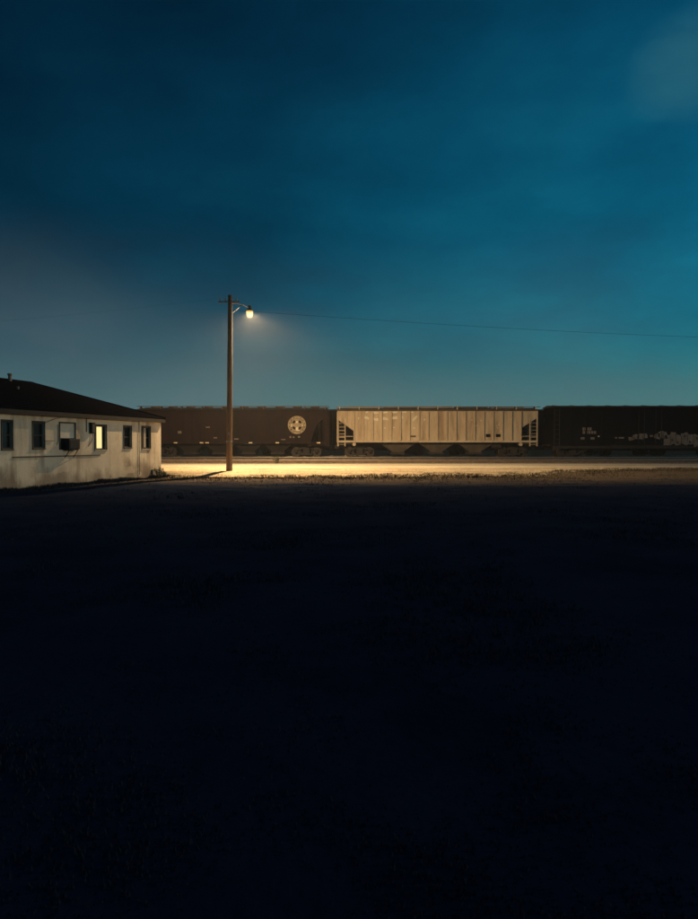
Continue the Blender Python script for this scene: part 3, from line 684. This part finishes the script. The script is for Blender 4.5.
hopper_tan(7.79)

# --- brown smooth-sided covered hopper with the round cross emblem
def prof_side(z):                       # half-width of the rounded body over height above rail
    k = (z - 1.32) / (4.16 - 1.32)
    return 1.44 + 0.14 * math.sin(math.pi * min(1, max(0, k * 0.95 + 0.02))) - 0.10 * max(0, k - 0.78) / 0.22
def hopper_brown(xc):
    t = thing('covered_hopper', 'dark brown smooth-sided covered hopper with a round cream cross emblem', 'hopper car', (xc, 62.3, RAILZ), group='freight cars on the lit track')
    HL = 8.4; BL = 6.9; zs, zt = 1.34, 4.12
    # body stations along the car: ends taper upward in a curve
    rings = []
    zz = lin(zs, zt, 14)
    def bottom(x):
        a_ = abs(x)
        return zs if a_ <= BL else zs + (3.35 - zs) * math.sin(min(1, (a_ - BL) / (HL - 0.35 - BL)) * math.pi / 2) ** 0.8
    stx = [-HL + 0.05, -HL + 0.2, -HL + 0.35, -HL + 0.6, -HL + 0.85, -HL + 1.1, -HL + 1.3, -BL] + lin(-BL, BL, 24)[1:-1] + [BL, HL - 1.3, HL - 1.1, HL - 0.85, HL - 0.6, HL - 0.35, HL - 0.2, HL - 0.05]
    for x in stx:
        zb = bottom(x); col = lin(zb, zt, 12)
        ring = [(x, -prof_side(z), z) for z in col] + [(x, -0.8, zt + 0.15), (x, 0.8, zt + 0.15)] + [(x, prof_side(z), z) for z in reversed(col)]
        rings.append(ring)
    MB().loft(rings).build('body', 'brown', t, smooth=True)
    # weld seams
    for k in range(1, 8):
        x = -BL + k * 2 * BL / 8
        m_ = MB(); pts = [(x, -prof_side(z) - 0.004, z) for z in lin(zs + 0.05, zt - 0.02, 10)]
        m_.tube(pts, 0.014, 5); m_.build('seam', 'brown', t)
    for s in (-1, 1):
        yy = s * 1.47
        MB().box(-HL + .02, HL - .02, min(yy - .1, yy + .1), max(yy - .1, yy + .1), zs - 0.17, zs - 0.003).build('side_sill', 'brown', t)
        MB().box(-HL - .02, HL + .02, min(s*1.36, s*1.62), max(s*1.36, s*1.62), zt + 0.003, zt + 0.075).build('top_chord', 'brown_under', t)
    rf_ = MB().prism([(-1.5, zt + .078), (-0.85, zt + .22), (0.85, zt + .22), (1.5, zt + .078)], 'x', -HL + .05, HL - .05).build('roof', 'roofdark', t)
    for s in (-1, 1):
        for k in range(4):
            x0 = -HL - .1 + k * (2*HL + .2) / 4; x1 = x0 + (2*HL + .2) / 4 - 0.03
            MB().box(x0, x1, s*1.1 - .22, s*1.1 + .22, zt + .34 + 0.012*(k % 2), zt + .375 + 0.012*(k % 2)).build('running_board', 'walkdark', rf_)
        for k in range(10):
            x = -HL + .25 + k * (2*HL - .5) / 9; br = MB(); br.box(x - .03, x + .03, s*1.1 - .18, s*1.1 + .18, zt + .17, zt + .337); MB().box(x - .03, x + .03, s*1.5 - .03, s*1.5 + .03, zt + .078, zt + .32).build('walkway_post', 'walkdark', rf_)
            br.build('walkway_bracket', 'roofdark', rf_)
    for k in range(10):
        x = -7.2 + k * 1.6
        MB().tube([(x, 0, zt + .223), (x, 0, zt + .36)], 0.38, 18).tube([(x, 0, zt + .363), (x, 0, zt + .40)], 0.42, 18).build('roof_hatch', 'walkdark', rf_)
    for s in (-1, 1):
        MB().box(min(s*(BL - .2), s*HL), max(s*(BL - .2), s*HL), -1.35, 1.35, zs - 0.3, zs - 0.175).build('end_platform', 'brown_under', t)
        MB().box(-0.15 + s*(HL - 0.7), 0.15 + s*(HL - 0.7), -0.4, 0.4, 0.62, zs - 0.303).build('draft_sill', 'truck', t)
        for q in (-1, 1):
            MB().box(s*(HL - .18) - .16, s*(HL - .18) + .16, q*1.52 - .03, q*1.52 + .03, 0.95, zt).build('corner_post', 'brown', t)
            MB().box(s*(HL - .78) - .04, s*(HL - .78) + .04, q*1.50 - .04, q*1.50 + .04, zs, 3.2).build('post', 'brown', t)
            ladder(t, s*(HL - .18) - .25, q*1.585, 0.85, 4.0, 0.5, 'brown', 9)
        coupler(t, s*(HL + 0.02), s)
        truck(t, s * 6.45)
        MB().tube([(s*(BL - 0.1), -1.56, 1.05), (s*(BL - 0.1), -1.3, 1.05)], 0.16, 14).build('jack_pad', 'brown', t)
    MB().box(-HL + .4, HL - .4, -0.28, 0.28, 0.9, zs - .31).build('centre_sill', 'truck', t)
    for x in (-3.9, -1.3, 1.3, 3.9): chute(t, x, zs - 0.18, 2.35, 'brown_under')
    # emblem: cream disc with a cross of dark notches, following the curved side
    ex, ez_, er = (297 - 349) / 11.36 - xc, (457 - 425) / 11.36, 0.80
    def onside(x, z, d): return (x, -prof_side(z) - d, z)
    def disc(cx, cz, r0, r1, d, nm, m, a0=0, a1=2*math.pi, n=56, rings_=6, par=None):
        m_ = MB(); v = []; f = []
        for i in range(rings_ + 1):
            r = r0 + (r1 - r0) * i / rings_
            for j in range(n + 1):
                q = a0 + (a1 - a0) * j / n; v.append(onside(cx + r*math.cos(q), cz + r*math.sin(q), d))
        for i in range(rings_):
            for j in range(n): f.append((i*(n+1)+j, i*(n+1)+j+1, (i+1)*(n+1)+j+1, (i+1)*(n+1)+j))
        m_.add(v, f); return m_.build(nm, m, par or t)
    em_ = disc(ex, ez_, 0.0, er, 0.006, 'round_emblem', 'emblem')
    em_['label'] = 'round cream emblem with a cross'
    # thin dark ring between rim and field, and the four notches that leave the cross standing
    disc(ex, ez_, 0.575, 0.60, 0.010, 'emblem_ring', 'brown', par=em_, rings_=1)
    for k in range(4):
        c = math.pi/4 + k*math.pi/2
        disc(ex, ez_, 0.27, 0.47, 0.010, 'emblem_notch', 'brown', c - 0.36, c + 0.36, 8, 2, par=em_)
    # worn letter traces round the rim
    rnd = random.Random(3)
    for k in range(14):
        if k % 7 == 3: continue
        c = 0.2 + k * 2*math.pi/14; disc(ex, ez_, 0.65, 0.72 + rnd.uniform(0, .03), 0.010, 'emblem_letter', 'brown', c - 0.05, c + 0.05, 3, 1, par=em_)
    # bright lower bar of the cross where the paint is fresher
    def sidepatch(x0, x1, z0, z1, m, nm, d=0.008):
        v = []; f = []; zl = lin(z0, z1, 3)
        for z in zl: v += [onside(x0, z, d), onside(x1, z, d)]
        for i in range(3): f.append((2*i, 2*i+1, 2*i+3, 2*i+2))
        return MB().add(v, f).build(nm, m, t)
    X = lambda px: (px - 349) / 11.36 - xc
    Z = lambda py: (457 - py) / 11.36
    for x0, x1, y0, y1 in [(295.9, 298.0, 421.0, 423), (296, 298.2, 427, 430.6), (290.8, 292, 424, 427), (297.5, 300, 430.2, 431), (302, 303, 425, 426)]:
        sidepatch(X(x0), X(x1), Z(y1), Z(y0), 'letter', 'emblem_highlight', 0.012)
    # reporting marks, reduced to their worn blocks
    for x0, x1, y0, y1 in [(289.5, 291.5, 436, 438), (292.6, 294.5, 436.4, 438), (298, 300, 436, 437.6), (281, 285.3, 439, 440)]:
        sidepatch(X(x0), X(x1), Z(y1), Z(y0), 'spray', 'reporting_mark')
    for x0, x1, y0, y1 in [(178, 181.5, 431, 433.5), (206, 210, 426.6, 427.8), (213.5, 217, 437, 438.5), (234, 238.5, 438.4, 439.6)]:
        sidepatch(X(x0), X(x1), Z(y1), Z(y0), 'spray', 'stencil_mark')
    for px in (175.5, 201.5, 207.2, 250.5, 277.3, 318.5):
        MB().box(X(px) - 0.15, X(px) + 0.15, -1.578, -1.572, zs - 0.13, zs - 0.04).build('reflector', 'reflect', t)
    return t
hopper_brown(-10.25)

# --- dark boxcars
def boxcar(xc, yc, label, group, deco):
    t = thing('boxcar', label, 'boxcar', (xc, yc, RAILZ), group=group)
    HL = 8.5; HW = 1.55; zb, zt = 0.98, 4.40
    MB().box(-HL, HL, -HW, HW, zb, zt).build('body', 'black', t)
    rm = cached('boxcar_post', lambda: MB().prism([(-0.06, -0.002), (-0.04, -0.06), (0.04, -0.06), (0.06, -0.002)], 'z', 1.1, 4.3))
    for k in range(13):
        x = -HL + 0.12 + k * (2*HL - 0.24) / 12
        if abs(x) < 1.7: continue
        put('side_post', rm, 'black', t, (x, -HW, 0)); put('side_post', rm, 'black', t, (x, HW, 0), math.pi)
    for s in (-1, 1):
        d = MB().box(-1.55, 1.55, min(s*(HW + .003), s*(HW + .07)), max(s*(HW + .003), s*(HW + .07)), zb + .1, zt - .12).build('door', 'black', t)
        h = MB()
        for x in (-1.0, -0.5, 0.5, 1.0): h.tube([(x, s*(HW + .11), zb + .15), (x, s*(HW + .11), zt - .2)], 0.022, 6)
        h.tube([(-0.35, s*(HW + .11), 2.1), (0.35, s*(HW + .11), 2.1)], 0.025, 6)
        h.build('door_bar', 'truck', d)
        MB().box(-3.4, 3.4, min(s*HW, s*(HW + .12)), max(s*HW, s*(HW + .12)), zb - .02, zb + .06).build('door_track', 'truck', t)
        MB().box(-HL, HL, min(s*(HW - .1), s*(HW + .05)), max(s*(HW - .1), s*(HW + .05)), zb - 0.22, zb - 0.023).build('side_sill', 'truck', t)
        for q in (-1, 1):
            ladder(t, q*(HL - .32) - .22, s*(HW + .085), 0.6, 2.0 if q > 0 else 4.2, 0.44, 'truck', 5 if q > 0 else 9)
    rf_ = MB().prism([(-HW - .06, zt + .003), (-HW - .06, zt + .06), (0, zt + .2), (HW + .06, zt + .06), (HW + .06, zt + .003)], 'x', -HL - .1, HL + .1).build('roof', 'roofdark', t)
    for k in range(11):
        x = -HL + .4 + k * (2*HL - .8) / 10
        MB().prism([(-HW - .05, zt + .061), (0, zt + .201), (HW + .05, zt + .061), (HW + .05, zt + .1), (0, zt + .24), (-HW - .05, zt + .1)], 'x', x - .04, x + .04).build('roof_rib', 'roofdark', rf_)
    for s in (-1, 1):
        for k in range(4): MB().box(min(s*(HL + .003), s*(HL + .07)), max(s*(HL + .003), s*(HL + .07)), -1.4, 1.4, 1.25 + k*.8, 1.7 + k*.8).build('end_corrugation', 'black', t)
        coupler(t, s*(HL + 0.1), s); truck(t, s*6.6)
        MB().box(min(s*(HL), s*(HL + .35)), max(s*HL, s*(HL + .35)), -0.6, 0.6, 1.03, 1.07).build('end_platform', 'walkdark', t)
    bw = MB(); n_ = 20
    bw.tube([(-HL - .2 , 0.5 + .28*math.cos(2*math.pi*k/n_), 3.3 + .28*math.sin(2*math.pi*k/n_)) for k in range(n_ + 1)], 0.02, 5)
    bw.tube([(-HL - .2, .22, 3.3), (-HL - .2, .78, 3.3)], .015, 5); bw.tube([(-HL - .2, .5, 3.02), (-HL - .2, .5, 3.58)], .015, 5); bw.tube([(-HL - .2, .5, 3.3), (-HL, .5, 3.3)], .03, 6)
    bw.build('brake_wheel', 'truck', t)
    MB().box(-HL + .4, HL - .4, -0.3, 0.3, 0.55, zb - .003).build('centre_sill', 'truck', t)
    MB().tube([(-1.5, -0.8, .72), (-.7, -0.8, .72)], .2, 14).build('air_reservoir', 'truck', t)
    if deco:
        X = lambda px: (px - 349) / 11.36 - xc
        Z = lambda py: (457 - py) / 11.36
        y = -HW - 0.09
        def plate(x0, x1, y0, y1, m='spray', nm='reporting_mark', d=0.0):
            MB().box(X(x0), X(x1), -HW - 0.006 - d, -HW - 0.001, Z(y1), Z(y0)).build(nm, m, t)
        # reporting marks: a row of worn block characters over a second row
        for k in range(4): plate(582.4 + k*2.4, 584.3 + k*2.4, 427.4, 430.4)
        for k in range(5): plate(582.6 + k*2.8, 584.9 + k*2.8, 431.0, 433.8)
        for x0, x1 in ((580.6, 584.6), (590.6, 594.6)): plate(x0, x1, 437.2, 439.4)
        MB().box(X(597.6), X(599.2), -HW - .07, -HW - .061, Z(436.8), Z(435.8)).build('reflector', 'reflect', t)
        plate(615, 624, 437.0, 438.6)
        # sprayed lettering across the lower side: fat letter blocks with dark outlines
        rnd = random.Random(21)
        def blob(cx, cz, w_, h_, nm, m, d):
            pts = []; n__ = 22; ph = rnd.uniform(0, 6)
            for k in range(n__):
                q = 2*math.pi*k/n__; c, s_ = math.cos(q), math.sin(q); rr = 1 + 0.13*math.sin(3*q + ph) + 0.08*math.sin(7*q + ph*2)
                pts.append((cx + (abs(c)**.55)*(1 if c > 0 else -1)*w_/2*rr, cz + (abs(s_)**.55)*(1 if s_ > 0 else -1)*h_/2*rr))
            MB().prism(pts, 'y', y - d - 0.002, y - d).build(nm, m, t)
        for px, py, w_, h_ in [(631, 438.6, .55, .28), (635.5, 436.8, .6, .42), (640, 436.6, .55, .5), (644.5, 436, .45, .42), (651, 436, .3, .16), (657, 436.2, .5, .5), (660.6, 434.6, .5, .62), (664.5, 435.4, .4, .6)]:
            blob(X(px), Z(py), w_, h_, 'graffiti', 'spray', 0.0)
        for k, (px, py) in enumerate([(667, 440.5), (672.5, 438.6), (678, 440), (684, 438.4), (690, 439.8), (696, 440.2), (702, 440), (708, 440)]):
            blob(X(px), Z(py), .66, 1.05 if k % 2 else .9, 'graffiti', 'spray', 0.004 * (k % 2))
            blob(X(px + rnd.uniform(-1, 1)), Z(py + rnd.uniform(-2.5, 2.5)), .16, .2, 'graffiti_counter', 'sprayline', 0.012)
            MB().tube([(X(px + 2.6), y - 0.012, Z(py + 4)), (X(px + 3.1), y - 0.012, Z(py)), (X(px + 2.4), y - 0.012, Z(py - 4.4))], 0.022, 5).build('graffiti_outline', 'sprayline', t)
    return t
boxcar(26.46, 62.3, 'black boxcar with pale sprayed lettering low on its side at the right edge', 'freight cars on the lit track', True)
boxcar(-0.6, 68.6, 'dark boxcar on the rear track, seen through the gap left of the tan hopper', 'freight cars on the rear track', False)
boxcar(-19.1, 68.6, 'dark boxcar on the rear track, glimpsed beneath the brown hopper', 'freight cars on the rear track', False)
boxcar(36.4, 68.6, 'dark boxcar on the rear track, glimpsed beneath the black boxcar', 'freight cars on the rear track', False)
boxcar(17.9, 68.6, 'dark boxcar on the rear track, seen through the gap right of the tan hopper', 'freight cars on the rear track', False)

# ------------------------------------------------------------------ vegetation
def blades(name, n, xf, hr, m, label, seed, lean=0.5):
    rnd = random.Random(seed); v = []; f = []
    for _ in range(n):
        r = xf(rnd)
        if r is None: continue
        x, y, sc = r; z = gz(x, y) - 0.01
        for _k in range(3):
            h = rnd.uniform(*hr) * sc; wd = 0.006 + 0.035 * h; a_ = rnd.uniform(0, math.pi); q = rnd.uniform(0, 2*math.pi); l_ = rnd.uniform(0.1, lean) * h
            dx, dy = rnd.uniform(-.05, .05), rnd.uniform(-.05, .05); ca, sa = math.cos(a_) * wd, math.sin(a_) * wd
            o = len(v)
            v += [(x+dx-ca, y+dy-sa, z), (x+dx+ca, y+dy+sa, z), (x+dx+ca*.6+l_*.4*math.cos(q), y+dy+sa*.6+l_*.4*math.sin(q), z+h*.6), (x+dx-ca*.6+l_*.4*math.cos(q), y+dy-sa*.6+l_*.4*math.sin(q), z+h*.6), (x+dx+l_*math.cos(q), y+dy+l_*math.sin(q), z+h)]
            f += [(o, o+1, o+2, o+3), (o+3, o+2, o+4)]
    me = bpy.data.meshes.new(name); me.from_pydata(v, [], f); o = put(name, me, m); tag(o, label, 'grass', kind='stuff'); return o
def inside_building(x, y):
    dx, dy = x - BX, y - BY
    return (dx * 0.968 + dy * -0.249) < 0.02 and (dx * -0.249 + dy * -0.968) > -0.05
def field(r):
    y = 2.2 + 33.0 * r.random() ** 1.35; x = r.uniform(-0.58, 0.58) * y
    if inside_building(x, y): return None
    c = nz(x * 0.45, y * 0.45, 5) + 0.6 * nz(x * 1.6, y * 1.6, 8)
    if c < r.uniform(-0.25, 0.35): return None
    return (x, y, (0.45 + 0.9 * max(0, c)) * min(1.0, 0.25 + y / 12))
blades('lawn_grass', 30000, field, (0.03, 0.09), 'grass', 'dark rough grass filling the unlit foreground', 1)
def edge(r):
    x = r.uniform(-10, 24); y = near_edge(x) - abs(r.gauss(0, 1)) * 2.0 + 0.6
    if inside_building(x, y): return None
    return (x, y, max(0.3, 1.0 + 0.8 * nz(x * 0.6, y * 0.6, 2)))
blades('roadside_grass', 9000, edge, (0.04, 0.11), 'dry', 'short dry grass along the near edge of the road shoulder', 2)
def foot(r):
    t = r.uniform(-0.4, 15); d = abs(r.gauss(0, 0.28)) + 0.03
    x, y = BX - 0.249 * t + 0.968 * d, BY - 0.968 * t - 0.249 * d
    return (x, y, max(0.25, 0.9 + 1.3 * nz(t * 0.9, 3.3)))
blades('wall_weeds', 3200, foot, (0.05, 0.17), 'grass', 'dark weeds growing along the foot of the low building wall', 3)
def shrub(x, y, z, rad, h, n, label, seed):
    t = thing('shrub', label, 'shrub', (x, y, z)); rnd = random.Random(seed)
    st = MB(); lv = []; lf = []
    for k in range(9):
        q = rnd.uniform(0, 6.28); rr = rad * rnd.uniform(.2, 1); hh = h * rnd.uniform(.5, 1)
        p0 = Vector((0.05*math.cos(q), 0.05*math.sin(q), -0.05)); p2 = Vector((rr*math.cos(q), rr*math.sin(q), hh)); p1 = p0.lerp(p2, .5) + Vector((0, 0, hh*.12))
        st.tube([p0, p1, p2], [0.014, 0.009, 0.004], 5)
        for j in range(n // 9):
            u = rnd.uniform(.3, 1.05); c = (p0.lerp(p1, u*2) if u < .5 else p1.lerp(p2, u*2 - 1)) + Vector((rnd.gauss(0, .05), rnd.gauss(0, .05), rnd.gauss(0, .04)))
            d = Vector((rnd.gauss(0, 1), rnd.gauss(0, 1), rnd.gauss(0, .7))).normalized() * rnd.uniform(.03, .06); e = d.orthogonal().normalized() * rnd.uniform(.012, .022)
            o = len(lv); lv += [c - d, c + e, c + d, c - e]; lf.append((o, o+1, o+2, o+3))
    st.build('stem', 'dry', t)
    MB().add(lv, lf).build('foliage', 'leaf', t)
    return t
shrub(BX + 0.08, BY + 0.05, 0.0, 0.12, 0.30, 200, 'small weedy shrub at the far corner of the low building', 4)
shrub(-9.15, 33.2, 0.0, 0.25, 0.5, 260, 'tiny shrub at the wall foot below the shuttered window', 6)
shrub(-5.4, 51.6, 0.2, 0.4, 0.55, 300, 'little weed clump by the siding track just right of the pole', 8)

# ------------------------------------------------------------------ damp air
hz = MB().box(-305, 305, -125, 305, -1.3, 16.0).build('haze', 'wire')
hz['kind'] = 'stuff'; hz['label'] = 'thin mist in the night air around the lamp'
hm = bpy.data.materials.new('mist'); hm.use_nodes = True; t_ = hm.node_tree
t_.nodes.remove(t_.nodes['Principled BSDF'])
pv = t_.nodes.new('ShaderNodeVolumePrincipled'); pv.inputs['Color'].default_value = (0.92, 0.95, 1.0, 1); pv.inputs['Density'].default_value = 0.00045
t_.links.new(pv.outputs[0], t_.nodes['Material Output'].inputs['Volume'])
hz.data.materials.clear(); hz.data.materials.append(hm)
